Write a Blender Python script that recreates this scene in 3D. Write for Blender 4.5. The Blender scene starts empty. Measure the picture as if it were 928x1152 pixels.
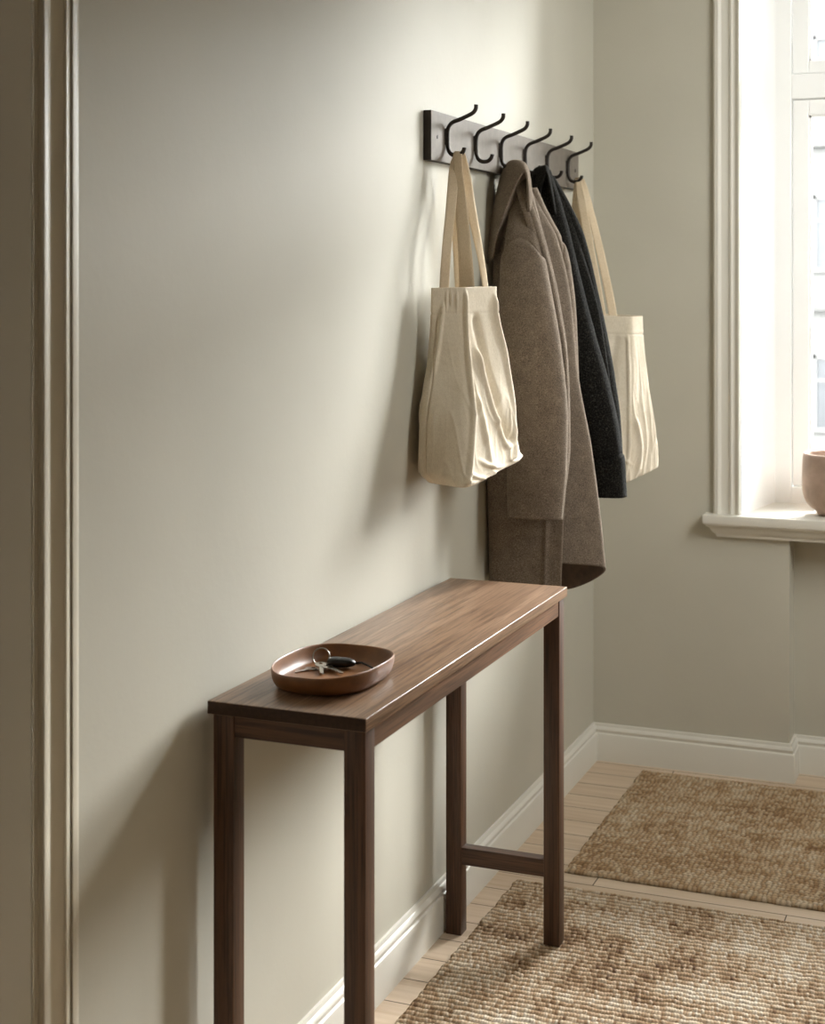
import bpy, bmesh, math, random
import numpy as np
from mathutils import Vector, Matrix
from mathutils import noise as mnoise

scene = bpy.context.scene
COL = scene.collection
rng = np.random.default_rng(7)
random.seed(7)

# ------------------------------------------------------------------ camera constants
FPX, CXP, HOR, CAMZ, CAMX = 1678.0, 464.0, 330.0, 1.5, 1.2576
YAW = math.atan(676 / 1678.0)
SN, CS = math.sin(YAW), math.cos(YAW)

def at(px, py, Y):
    """photo pixel -> world point lying on the plane y = Y"""
    u, v = (px - CXP) / FPX, (HOR - py) / FPX
    t = Y / (CS + SN * u)
    return (CAMX + t * (-SN + CS * u), Y, CAMZ + t * v)

def atx(px, py, X):
    u, v = (px - CXP) / FPX, (HOR - py) / FPX
    t = (X - CAMX) / (-SN + CS * u)
    return (X, t * (CS + SN * u), CAMZ + t * v)

# ------------------------------------------------------------------ materials
def lin(h):
    h = h.lstrip('#')
    r = []
    for i in (0, 2, 4):
        c = int(h[i:i + 2], 16) / 255
        r.append(c / 12.92 if c <= 0.04045 else ((c + 0.055) / 1.055) ** 2.4)
    return (*r, 1.0)

class NT:
    def __init__(s, name):
        s.m = bpy.data.materials.new(name); s.m.use_nodes = True
        s.t = s.m.node_tree; s.t.nodes.clear()
        s.out = s.n('ShaderNodeOutputMaterial')
        s.b = s.n('ShaderNodeBsdfPrincipled')
        s.l(s.b, 'BSDF', s.out, 'Surface')
    def n(s, typ, **kw):
        nd = s.t.nodes.new(typ)
        for k, v in kw.items():
            if k.startswith('i_'):
                nd.inputs[k[2:].replace('_', ' ')].default_value = v
            else:
                setattr(nd, k, v)
        return nd
    def l(s, a, ao, b, bi): s.t.links.new(a.outputs[ao], b.inputs[bi])
    def coord(s, scale=(1, 1, 1), rot=(0, 0, 0)):
        g = s.n('ShaderNodeTexCoord'); mp = s.n('ShaderNodeMapping')
        mp.inputs['Scale'].default_value = scale; mp.inputs['Rotation'].default_value = rot
        s.l(g, 'Object', mp, 'Vector'); return mp
    def noise(s, co, scale, detail=4, rough=0.5, dist=0.0):
        nd = s.n('ShaderNodeTexNoise', i_Scale=scale, i_Detail=detail, i_Roughness=rough, i_Distortion=dist)
        s.l(co, 'Vector', nd, 'Vector'); return nd
    def ramp(s, src, so, stops):
        r = s.n('ShaderNodeValToRGB'); e = r.color_ramp.elements
        while len(e) > 1: e.remove(e[-1])
        e[0].position, e[0].color = stops[0][0], lin(stops[0][1])
        for p, c in stops[1:]:
            k = e.new(p); k.color = lin(c)
        s.l(src, so, r, 'Fac'); return r
    def mix(s, f, a, b, mode='MIX', fac=0.5):
        m = s.n('ShaderNodeMix', data_type='RGBA', blend_type=mode)
        m.inputs[0].default_value = fac
        if f: s.t.links.new(f, m.inputs[0])
        for sock, v in ((m.inputs[6], a), (m.inputs[7], b)):
            if isinstance(v, str): sock.default_value = lin(v)
            else: s.t.links.new(v, sock)
        return m.outputs[2]
    def bump(s, src, so, strength, dist=0.002, prev=None):
        b = s.n('ShaderNodeBump', i_Strength=strength, i_Distance=dist)
        s.l(src, so, b, 'Height')
        if prev: s.l(prev, 'Normal', b, 'Normal')
        s.l(b, 'Normal', s.b, 'Normal'); return b
    def set(s, **kw):
        for k, v in kw.items():
            s.b.inputs[k.replace('_', ' ')].default_value = v

def paint(name, a, b, rough=0.6, bump=0.15, spec=0.3):
    t = NT(name); co = t.coord()
    n = t.noise(co, 2.2, 3); r = t.ramp(n, 'Fac', [(0.3, a), (0.7, b)])
    t.l(r, 'Color', t.b, 'Base Color')
    f = t.noise(co, 190, 3, 0.6); g = t.noise(co, 38, 3, 0.55)
    x = t.bump(g, 'Fac', bump, 0.002); t.bump(f, 'Fac', bump * 0.8, 0.0006, x)
    t.set(Roughness=rough, Specular_IOR_Level=spec); return t.m

def wood(name, axis, dark, mid, light, rough=0.42):
    t = NT(name)
    sc = [36, 36, 36]; sc[axis] = 1.5
    co = t.coord(tuple(sc))
    n1 = t.noise(co, 1.0, 6, 0.62, 0.9)
    r = t.ramp(n1, 'Fac', [(0.28, dark), (0.5, mid), (0.72, light)])
    sc2 = [260, 260, 260]; sc2[axis] = 7
    co2 = t.coord(tuple(sc2))
    n2 = t.noise(co2, 1.0, 3, 0.6)
    r2 = t.ramp(n2, 'Fac', [(0.36, '#8f867c'), (0.56, '#ffffff')])
    c = t.mix(None, r.outputs['Color'], r2.outputs['Color'], 'MULTIPLY', 0.7)
    t.t.links.new(c, t.b.inputs['Base Color'])
    t.bump(n2, 'Fac', 0.12, 0.0006)
    t.set(Roughness=rough, Specular_IOR_Level=0.4); return t.m

def wool(name, a, b, c, fuzz=0.6, sc=420):
    t = NT(name); co = t.coord()
    n = t.noise(co, sc, 3, 0.75)
    r = t.ramp(n, 'Fac', [(0.3, a), (0.5, b), (0.72, c)])
    big = t.noise(co, 30, 3, 0.6); rb = t.ramp(big, 'Fac', [(0.3, '#c9c9c9'), (0.7, '#ffffff')])
    m = t.mix(None, r.outputs['Color'], rb.outputs['Color'], 'MULTIPLY', 0.6)
    t.t.links.new(m, t.b.inputs['Base Color'])
    n2 = t.noise(co, 700, 2, 0.7); n3 = t.noise(co, 120, 3, 0.7)
    x = t.bump(n3, 'Fac', 0.35, 0.002); t.bump(n2, 'Fac', 0.5, 0.0012, x)
    t.set(Roughness=0.95, Specular_IOR_Level=0.1, Sheen_Weight=fuzz, Sheen_Roughness=0.6)
    t.b.inputs['Sheen Tint'].default_value = lin(c)
    return t.m

def canvas(name, a, b):
    t = NT(name); co = t.coord()
    n = t.noise(co, 9, 4, 0.6)
    r = t.ramp(n, 'Fac', [(0.3, a), (0.7, b)])
    cs = t.coord((900, 900, 120)); fl = t.noise(cs, 1.0, 2, 0.6)
    rf = t.ramp(fl, 'Fac', [(0.3, '#d8d2c6'), (0.6, '#ffffff')])
    m = t.mix(None, r.outputs['Color'], rf.outputs['Color'], 'MULTIPLY', 0.5)
    t.t.links.new(m, t.b.inputs['Base Color'])
    w1 = t.n('ShaderNodeTexWave', bands_direction='Z', i_Scale=320, i_Distortion=0.6)
    t.l(co, 'Vector', w1, 'Vector')
    g = t.noise(co, 60, 4, 0.6)
    x = t.bump(g, 'Fac', 0.3, 0.003); t.bump(w1, 'Fac', 0.12, 0.0006, x)
    t.set(Roughness=0.85, Specular_IOR_Level=0.15, Sheen_Weight=0.15)
    return t.m

def plain(name, col, rough=0.5, metal=0.0, spec=0.5, nscale=60, var=0.12, bump=0.05):
    t = NT(name); co = t.coord(); n = t.noise(co, nscale, 4, 0.6)
    r = t.ramp(n, 'Fac', [(0.3, '#%02x%02x%02x' % tuple(int(255 * (1 - var)) for _ in range(3))), (0.7, '#ffffff')])
    m = t.mix(None, col, r.outputs['Color'], 'MULTIPLY', 1.0)
    t.t.links.new(m, t.b.inputs['Base Color'])
    t.bump(n, 'Fac', bump, 0.001)
    t.set(Roughness=rough, Metallic=metal, Specular_IOR_Level=spec); return t.m

M = {}
M['wall'] = paint('wall paint greige', '#bcb8aa', '#c3bfb1', 0.62, 0.22)
M['wallfront'] = paint('low bounce hallway paint', '#5d554a', '#655d51', 0.7, 0.1)  # unseen wall behind the camera, tone darkened to cut bounce light
M['wallright'] = paint('low bounce wall paint', '#8f897b', '#958f81', 0.7, 0.1)  # unseen right wall, toned down so it bounces less light
M['white'] = paint('white trim paint', '#d9d5ca', '#dedad0', 0.38, 0.05, 0.4)
M['white2'] = paint('white window paint', '#f6f6f4', '#f8f8f6', 0.4, 0.04, 0.4)
M['casing'] = paint('door trim paint', '#c6beac', '#ccc4b2', 0.42, 0.08, 0.35)
M['ceil'] = paint('ceiling paint', '#c4c0b4', '#cac6ba', 0.8, 0.1)
W = ('#49321f', '#694a34', '#836148')
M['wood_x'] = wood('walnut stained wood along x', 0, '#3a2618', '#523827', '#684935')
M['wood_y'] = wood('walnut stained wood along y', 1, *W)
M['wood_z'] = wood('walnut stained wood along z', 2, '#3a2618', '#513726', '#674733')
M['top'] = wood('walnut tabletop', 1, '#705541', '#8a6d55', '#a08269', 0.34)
M['shaded_endgrain'] = plain('walnut end grain with painted shade', '#3d291c', 0.6, 0.0, 0.25, 150, 0.25, 0.05)  # end grain tone deepened to paint in the shade on the end faces
M['board'] = plain('grey brown stained board', '#7d756b', 0.62, 0.0, 0.2, 40, 0.08, 0.02)
M['edge'] = plain('board edge with painted shade', '#3a332d', 0.55, 0.0, 0.3)  # board ends and edges darkened in colour to stand in for shade
M['iron'] = plain('dark bronze iron', '#352e28', 0.45, 0.5, 0.5, 120, 0.2, 0.1)
M['canvas'] = canvas('natural canvas', '#dccfb9', '#e7dcc9')
M['strap'] = canvas('canvas webbing', '#d2bea0', '#dbc9ae')
M['brown'] = wool('taupe wool', '#4e443b', '#7a6d60', '#a89988', 0.35)
M['lining'] = plain('brown coat lining', '#5d4838', 0.6, 0.0, 0.3, 40, 0.2, 0.1)
M['black'] = wool('charcoal wool', '#0b0a09', '#191816', '#45433d', 0.12, 260)
M['dish'] = plain('brown glazed clay', '#87582f', 0.42, 0.0, 0.5, 25, 0.18, 0.03)
M['steel'] = plain('brushed steel', '#b9b2a6', 0.3, 0.95, 0.5, 200, 0.2, 0.1)
M['fob'] = plain('black key plastic', '#0c0c0c', 0.35, 0.0, 0.5)
M['leather'] = plain('black leather cord', '#15110e', 0.6, 0.0, 0.3)
M['pot'] = plain('pink beige stoneware', '#b49a88', 0.55, 0.0, 0.35, 18, 0.15, 0.05)
M['soil'] = plain('dark soil', '#2b2119', 0.9, 0, 0.1, 80, 0.5, 0.6)
M['facade'] = plain('rendered facade', '#4c4c4b', 0.8, 0, 0.2, 0.6, 0.08, 0.05)
M['facade2'] = plain('stone band', '#3c3c3b', 0.8, 0, 0.2, 0.6, 0.08, 0.05)
M['fglass'] = plain('far window glass', '#2c2f32', 0.3, 0, 0.3, 0.8, 0.3, 0.0)
M['street'] = plain('pale asphalt', '#4a4947', 0.9, 0, 0.2, 2.0, 0.15, 0.1)

# thin clear glass
t = NT('window glass')
tr = t.n('ShaderNodeBsdfTransparent'); gl = t.n('ShaderNodeBsdfGlossy', i_Roughness=0.02)
fr = t.n('ShaderNodeFresnel', i_IOR=1.45); mx = t.n('ShaderNodeMixShader')
t.l(fr, 'Fac', mx, 'Fac'); t.l(tr, 'BSDF', mx, 1); t.l(gl, 'BSDF', mx, 2); t.l(mx, 'Shader', t.out, 'Surface')
M['glass'] = t.m

# floor planks: boards run along x, about 0.108 wide in y
t = NT('bleached oak planks')
g = t.n('ShaderNodeTexCoord')
br = t.n('ShaderNodeTexBrick', offset=0.37, i_Scale=1.0, i_Mortar_Size=0.0016, i_Mortar_Smooth=0.1, i_Bias=0.0, i_Brick_Width=1.3, i_Row_Height=0.1085)
br.inputs['Color1'].default_value = lin('#cbb69e'); br.inputs['Color2'].default_value = lin('#d8c5ae'); br.inputs['Mortar'].default_value = lin('#4f3f30')
mp = t.n('ShaderNodeMapping'); mp.inputs['Location'].default_value = (0.55, -3.674 + 0.1085 * 40, 0)
t.l(g, 'Object', mp, 'Vector'); t.l(mp, 'Vector', br, 'Vector')
co = t.coord((2.0, 40, 10)); n = t.noise(co, 1.0, 5, 0.6, 0.5)
r = t.ramp(n, 'Fac', [(0.3, '#dfd6cb'), (0.65, '#ffffff')])
m = t.mix(None, br.outputs['Color'], r.outputs['Color'], 'MULTIPLY', 0.75)
t.t.links.new(m, t.b.inputs['Base Color'])
inv = t.n('ShaderNodeMath', operation='MULTIPLY'); inv.inputs[1].default_value = -1.0
t.l(br, 'Fac', inv, 0)
x = t.bump(inv, 'Value', 0.6, 0.002); t.bump(n, 'Fac', 0.06, 0.001, x)
t.set(Roughness=0.5, Specular_IOR_Level=0.35)
M['floor'] = t.m

# jute: colour per knot, painted gap shade included, is stored on the mesh
def jute(name):
    t = NT(name)
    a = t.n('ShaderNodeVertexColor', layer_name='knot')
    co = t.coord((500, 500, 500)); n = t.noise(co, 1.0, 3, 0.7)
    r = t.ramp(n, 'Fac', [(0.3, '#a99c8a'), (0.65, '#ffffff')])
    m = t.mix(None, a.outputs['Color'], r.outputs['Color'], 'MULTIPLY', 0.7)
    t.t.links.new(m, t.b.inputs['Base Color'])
    t.bump(n, 'Fac', 0.5, 0.001)
    t.set(Roughness=0.9, Specular_IOR_Level=0.15); return t.m
M['jute'] = jute('woven jute')

# ------------------------------------------------------------------ object helpers
def link_mesh(name, me, mat, parent=None, smooth=False, angle=None):
    if mat is not None:
        for mm in (mat if isinstance(mat, (list, tuple)) else [mat]): me.materials.append(mm)
    o = bpy.data.objects.new(name, me); COL.objects.link(o)
    if parent is not None:
        off = Vector(parent['_o']) if '_o' in parent else parent.location
        me.transform(Matrix.Translation(-Vector(off))); o.parent = parent; o['_o'] = tuple(off)
    if smooth:
        for p in me.polygons: p.use_smooth = True
    if angle is not None:
        me.shade_smooth() if hasattr(me, 'shade_smooth') else None
        me.set_sharp_from_angle(angle=math.radians(angle))
    return o

def bm_obj(name, bm, mat, parent=None, smooth=False, angle=None):
    bmesh.ops.recalc_face_normals(bm, faces=bm.faces)
    me = bpy.data.meshes.new(name); bm.to_mesh(me); bm.free()
    return link_mesh(name, me, mat, parent, smooth, angle)

def pd_obj(name, vs, fs, mat, parent=None, smooth=True):
    me = bpy.data.meshes.new(name); me.from_pydata([tuple(map(float, v)) for v in vs], [], fs); me.update()
    return link_mesh(name, me, mat, parent, smooth)

def thing(name, label, cat, loc, group=None):
    o = bpy.data.objects.new(name, None); COL.objects.link(o); o.location = loc
    o.empty_display_size = 0.1
    o['label'] = label; o['category'] = cat
    if group: o['group'] = group
    return o

def tag(o, label, cat, group=None):
    o['label'] = label; o['category'] = cat
    if group: o['group'] = group
    return o

def struct(o): o['kind'] = 'structure'; return o

def box(bm, lo, hi, bev=0.0, seg=2):
    x0, y0, z0 = lo; x1, y1, z1 = hi
    r = bmesh.ops.create_cube(bm, size=1.0)
    vs = r['verts']
    for v in vs:
        v.co = Vector(((x0 + x1) / 2 + v.co.x * (x1 - x0), (y0 + y1) / 2 + v.co.y * (y1 - y0), (z0 + z1) / 2 + v.co.z * (z1 - z0)))
    if bev > 0:
        es = list({e for v in vs for e in v.link_edges})
        bmesh.ops.bevel(bm, geom=es, offset=bev, segments=seg, profile=0.5, affect='EDGES')

def prism(bm, pts, z0, z1):
    b = [bm.verts.new((p[0], p[1], z0)) for p in pts]; tp = [bm.verts.new((p[0], p[1], z1)) for p in pts]
    n = len(pts)
    for i in range(n): bm.faces.new((b[i], b[(i + 1) % n], tp[(i + 1) % n], tp[i]))
    bm.faces.new(b[::-1]); bm.faces.new(tp)

def sweep(bm, prof, frames, closed_prof=True):
    """prof: 2d points; frames: list of functions/affine (o, a, b): point = o + a*u + b*v"""
    rings = []
    for (o, a, b) in frames:
        o, a, b = Vector(o), Vector(a), Vector(b)
        rings.append([bm.verts.new(o + a * u + b * v) for (u, v) in prof])
    n = len(prof)
    for i in range(len(rings) - 1):
        for k in range(n if closed_prof else n - 1):
            bm.faces.new((rings[i][k], rings[i][(k + 1) % n], rings[i + 1][(k + 1) % n], rings[i + 1][k]))
    if closed_prof:
        bm.faces.new(rings[0][::-1]); bm.faces.new(rings[-1])

def catmull(P, n):
    """n samples along an open Catmull-Rom through P (k x d)"""
    P = np.asarray(P, float); k = len(P)
    E = np.vstack([2 * P[0] - P[1], P, 2 * P[-1] - P[-2]])
    t = np.linspace(0, k - 1, n); i = np.minimum(t.astype(int), k - 2); f = (t - i)[:, None]
    p0, p1, p2, p3 = E[i], E[i + 1], E[i + 2], E[i + 3]
    return 0.5 * ((2 * p1) + (-p0 + p2) * f + (2 * p0 - 5 * p1 + 4 * p2 - p3) * f ** 2 + (-p0 + 3 * p1 - 3 * p2 + p3) * f ** 3)

def interp_keys(zs, keys, zq):
    """monotone-ish smooth interpolation of arrays along descending keys zs"""
    zs = np.asarray(zs, float); K = np.asarray(keys, float); sh = K.shape
    K = K.reshape(len(zs), -1)
    m = np.zeros_like(K); d = np.diff(K, axis=0) / np.diff(zs)[:, None]
    m[0], m[-1] = d[0], d[-1]
    for i in range(1, len(zs) - 1):
        s = d[i - 1] * d[i]
        m[i] = np.where(s > 0, 2 * d[i - 1] * d[i] / (d[i - 1] + d[i] + 1e-12 * np.sign(d[i] + 1e-20)), 0.0)
    out = np.empty((len(zq), K.shape[1]))
    for q, z in enumerate(zq):
        i = int(np.clip(np.searchsorted(zs, z) - 1, 0, len(zs) - 2)) if zs[1] > zs[0] else 0
        h = zs[i + 1] - zs[i]; f = (z - zs[i]) / h
        out[q] = ((2 * f ** 3 - 3 * f ** 2 + 1) * K[i] + (f ** 3 - 2 * f ** 2 + f) * h * m[i]
                  + (-2 * f ** 3 + 3 * f ** 2) * K[i + 1] + (f ** 3 - f ** 2) * h * m[i + 1])
    return out.reshape((len(zq),) + sh[1:])

def grid_faces(R, C, wrap=False):
    f = []
    for r in range(R - 1):
        for c in range(C if wrap else C - 1):
            d = (c + 1) % C
            f.append((r * C + c, r * C + d, (r + 1) * C + d, (r + 1) * C + c))
    return f

def tube(bm, pts, rad, n=10, cap=True):
    pts = [Vector(p) for p in pts]; rings = []
    t0 = (pts[1] - pts[0]).normalized()
    up = Vector((0, 0, 1)) if abs(t0.z) < 0.9 else Vector((0, 1, 0))
    a = t0.cross(up).normalized()
    for i, p in enumerate(pts):
        tt = ((pts[min(i + 1, len(pts) - 1)] - pts[max(i - 1, 0)])).normalized()
        a = (a - tt * a.dot(tt)).normalized(); b = tt.cross(a)
        r = rad[i] if hasattr(rad, '__len__') else rad
        rings.append([bm.verts.new(p + (a * math.cos(2 * math.pi * k / n) + b * math.sin(2 * math.pi * k / n)) * r) for k in range(n)])
    for i in range(len(rings) - 1):
        for k in range(n):
            bm.faces.new((rings[i][k], rings[i][(k + 1) % n], rings[i + 1][(k + 1) % n], rings[i + 1][k]))
    if cap:
        for rr, p, s in ((rings[0], pts[0] - t0 * 0, 1), (rings[-1], pts[-1], -1)):
            bm.faces.new(rr[::-1] if s == 1 else rr)

# ------------------------------------------------------------------ room shell
YB = 4.683        # back wall plane
XR, YF, ZC = 2.30, -1.30, 3.05
XM = 1.15         # window centre
def mx_(x): return 2 * XM - x

bm = bmesh.new(); box(bm, (-0.2, YF, -0.05), (XR, 5.0, 0.0)); struct(bm_obj('floor', bm, M['floor']))
bm = bmesh.new(); box(bm, (-0.2, YF - .1, ZC), (XR + .1, 5.1, ZC + 0.1)); struct(bm_obj('ceiling', bm, M['ceil']))
D0, D1, DH = 0.85, 1.709, 2.12
bm = bmesh.new()
box(bm, (-0.16, D1, 0), (0, 5.1, ZC)); box(bm, (-0.16, YF, 0), (0, D0, ZC)); box(bm, (-0.16, D0, DH), (0, D1, ZC))
struct(bm_obj('wall_left', bm, M['wall']))
bm = bmesh.new(); box(bm, (XR, YF, 0), (XR + .1, 5.1, ZC)); struct(bm_obj('wall_right', bm, M['wallright']))
bm = bmesh.new(); box(bm, (-0.16, YF - .1, 0), (XR + .1, YF, ZC)); struct(bm_obj('wall_front', bm, M['wallfront']))
# back wall: splayed window opening, shallow niche under the sill
SZ, WT = 0.74, 2.80
NX, NY = 0.619, 4.79
bm = bmesh.new()
L = [(0, YB), (0.471, YB), (0.525, 5.0), (0.525, 5.1), (0, 5.1)]
prism(bm, L, 0.79, WT)
prism(bm, [(XR if p[0] == 0 else mx_(p[0]), p[1]) for p in L][::-1], 0.79, WT)
box(bm, (0, YB, 0), (NX, 5.1, 0.79)); box(bm, (mx_(NX), YB, 0), (XR, 5.1, 0.79))
box(bm, (NX, NY, 0), (mx_(NX), 5.1, 0.79)); box(bm, (0, YB, WT), (XR, 5.1, ZC))
struct(bm_obj('wall_back', bm, M['wall']))

# baseboards
BP = [(0, 0), (0.018, 0), (0.018, 0.082), (0.0165, 0.086), (0.0125, 0.0885), (0.0125, 0.094), (0.0145, 0.098), (0.0125, 0.104), (0.008, 0.108), (0.0075, 0.112), (0.006, 0.117), (0, 0.117)]
bm = bmesh.new()
sweep(bm, BP, [((0, 1.832, 0), (1, 0, 0), (0, 0, 1)), ((0, YB, 0), (1, -1, 0), (0, 0, 1))])
struct(bm_obj('baseboard_left', bm, M['white'], angle=35))
bm = bmesh.new()
sweep(bm, BP, [((0, YB, 0), (1, -1, 0), (0, 0, 1)), ((NX, YB, 0), (1, -1, 0), (0, 0, 1)), ((NX, NY, 0), (1, -1, 0), (0, 0, 1)),
               ((mx_(NX), NY, 0), (-1, -1, 0), (0, 0, 1)), ((mx_(NX), YB, 0), (-1, -1, 0), (0, 0, 1)), ((XR, YB, 0), (-1, -1, 0), (0, 0, 1))])
struct(bm_obj('baseboard_back', bm, M['white'], angle=35))
bm = bmesh.new()
sweep(bm, BP, [((XR, YB, 0), (-1, -1, 0), (0, 0, 1)), ((XR, YF, 0), (-1, 1, 0), (0, 0, 1))])
struct(bm_obj('baseboard_right', bm, M['white'], angle=35))

# door casing on the left wall (profile: y offset, x height), mitred at the head
def cy(px, x): return atx(px, 500, x)[1]
prof = [(cy(88.5, 0), 0.0), (cy(88, .010), 0.010), (cy(85.5, .0125), 0.0125), (cy(82, .0125), 0.0125), (cy(80.5, .007), 0.007), (cy(79, .006), 0.006), (cy(78, .012), 0.012),
        (cy(77.3, .020), 0.020), (cy(76.3, .0235), 0.0235), (cy(75, .024), 0.0240), (cy(72, .019), 0.0190), (cy(66, .0155), 0.0155), (cy(60, .0135), 0.0135), (cy(57, .0135), 0.0135), (cy(56, .017), 0.0170),
        (cy(54.5, .0245), 0.0245), (cy(52.5, .028), 0.0280), (cy(50, .028), 0.0280), (cy(48.5, .021), 0.0210), (cy(46, .019), 0.0190), (cy(44, .019), 0.019), (cy(43, .014), 0.0140), (cy(38, .012), 0.0120), (cy(36.5, .009), 0.009),
        (1.709, 0.008), (1.709, 0.0)]
PW = [(p[0] - D1, p[1]) for p in prof]
bm = bmesh.new()
sweep(bm, [(a, b) for a, b in PW], [((0, D1, 0), (0, 1, 0), (1, 0, 0)), ((0, D1, DH), (0, 1, 1), (1, 0, 0)), ((0, D0, DH), (0, -1, 1), (1, 0, 0)), ((0, D0, 0), (0, -1, 0), (1, 0, 0))])
struct(bm_obj('trim_1', bm, M['casing'], angle=30))
# door jamb lining and leaf
bm = bmesh.new()
box(bm, (-0.16, D1 - 0.004, 0), (0.006, D1 + 0.0, DH)); box(bm, (-0.16, D0, 0), (0.006, D0 + .004, DH)); box(bm, (-0.16, D0, DH - .004), (0.006, D1, DH))
struct(bm_obj('trim_2', bm, M['white']))
bm = bmesh.new(); box(bm, (-0.12, D0 + .006, 0.004), (-0.08, D1 - .006, DH - .006), 0.002)
d = struct(bm_obj('door_1', bm, M['casing']))
for z0, z1 in ((0.22, 0.92), (1.05, 1.98)):
    bm = bmesh.new()
    for y0, y1, a, b in ((D0 + .12, D0 + .15, z0, z1), (D1 - .15, D1 - .12, z0, z1)): box(bm, (-.082, y0, a), (-.07, y1, b), .004)
    for a, b in ((z0, z0 + .03), (z1 - .03, z1)): box(bm, (-.082, D0 + .12, a), (-.07, D1 - .12, b), .004)
    bm_obj('panel_molding', bm, M['casing'], d)
bm = bmesh.new(); tube(bm, [(-.08, D0 + .07, 1.0), (-.03, D0 + .07, 1.0), (-.028, D0 + .08, 1.0), (-.028, D0 + .18, 1.0)], .009); bm_obj('door_handle', bm, M['iron'], d, smooth=True)

# ------------------------------------------------------------------ window
def wcas(px, y): return at(px, 300, y)[0]
wp = [(.388, 0), (.388, .012), (.393, .018), (.404, .020), (.409, .016), (.413, .012), (.428, .011), (.437, .013), (.441, .018), (.446, .019), (.449, .015), (.456, .014), (.461, .019), (.466, .022), (.4705, .022), (.471, .018), (.471, 0)]
bm = bmesh.new()
pf = [(.471 - a, b) for a, b in wp]
SILL = 0.813
sweep(bm, pf, [((.471, YB, SILL - .005), (-1, 0, 0), (0, -1, 0)), ((.471, YB, WT), (-1, 0, 1), (0, -1, 0)), ((mx_(.471), YB, WT), (1, 0, 1), (0, -1, 0)), ((mx_(.471), YB, SILL - .005), (1, 0, 0), (0, -1, 0))])
struct(bm_obj('trim_3', bm, M['white'], angle=30))
# reveal lining (white, splayed)
bm = bmesh.new()
e = .004
prism(bm, [(.471, YB - .01), (.471 + e, YB - .01), (.525 + e, 5.0), (.525, 5.0)], SILL - .005, WT)
prism(bm, [(mx_(.471), YB - .01), (mx_(.525), 5.0), (mx_(.525 + e), 5.0), (mx_(.471 + e), YB - .01)], SILL - .005, WT)
box(bm, (.471, YB - .01, WT - e), (mx_(.471), 5.0, WT))
struct(bm_obj('trim_4', bm, M['white2']))
# sill
sp = [(0, .813), (.053, .813), (.0545, .811), (.055, .806), (.055, .789), (.053, .784), (.048, .783), (.047, .779), (.044, .776), (.036, .772), (.033, .764), (.028, .757), (.020, .751), (.018, .742), (0, .740)]
bm = bmesh.new()
fr = []
xl, xr = .362 + .055, mx_(.362 + .055)
sweep(bm, sp, [((xl, YB + .002, 0), (-1, 0, 0), (0, 0, 1)), ((xl, YB + .002, 0), (-1, -1, 0), (0, 0, 1)), ((xr, YB + .002, 0), (1, -1, 0), (0, 0, 1)), ((xr, YB + .002, 0), (1, 0, 0), (0, 0, 1))])
box(bm, (.47, YB - .002, .78), (mx_(.47), 5.02, .813))
struct(bm_obj('trim_5', bm, M['white'], angle=30))

win = bpy.data.objects.new('window_1', None); COL.objects.link(win); win.location = (XM, 5.03, SILL); win['kind'] = 'structure'
def stepbox(bm, a, b): box(bm, a, b, 0.003, 2)
bm = bmesh.new()
YW = 5.0
stepbox(bm, (.52, YW, .80), (.582, YW + .09, WT)); stepbox(bm, (mx_(.582), YW, .80), (mx_(.52), YW + .09, WT))
stepbox(bm, (.582, YW, .80), (mx_(.582), YW + .09, .865)); stepbox(bm, (.582, YW, 2.137), (mx_(.582), YW + .09, 2.218)); stepbox(bm, (.582, YW, WT - .06), (mx_(.582), YW + .09, WT))
stepbox(bm, (XM - .035, YW, .80), (XM + .035, YW + .09, WT))
bm_obj('window_frame', bm, M['white2'], win)
def sash(x0, x1, z0, z1, w=.051, wb=.075):
    g = .003
    x0, x1, z0, z1 = x0 + g, x1 - g, z0 + g, z1 - g
    bm = bmesh.new()
    y0, y1 = YW + .012, YW + .062
    w2 = .007
    for (a, b, c, dd) in ((x0, x0 + w, z0, z1), (x1 - w, x1, z0, z1)): stepbox(bm, (a, y0, c), (b, y1, dd))
    stepbox(bm, (x0 + w, y0, z0), (x1 - w, y1, z0 + wb)); stepbox(bm, (x0 + w, y0, z1 - w), (x1 - w, y1, z1))
    # glazing bead
    for (a, b, c, dd) in ((x0 + w, x0 + w + w2, z0 + wb, z1 - w), (x1 - w - w2, x1 - w, z0 + wb, z1 - w), (x0 + w, x1 - w, z0 + wb, z0 + wb + w2), (x0 + w, x1 - w, z1 - w - w2, z1 - w)):
        box(bm, (a, y0 + .010, c), (b, y1 - .004, dd))
    s = bm_obj('sash', bm, M['white2'], win)
    bm = bmesh.new(); box(bm, (x0 + w, y0 + .024, z0 + wb), (x1 - w, y0 + .027, z1 - w)); bm_obj('pane', bm, M['glass'], s)
for xa, xb in ((.582, XM - .035), (XM + .035, mx_(.582))):
    sash(xa, xb, .865, 2.137); sash(xa, xb, 2.218, WT - .06, .051, .040)

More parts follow.
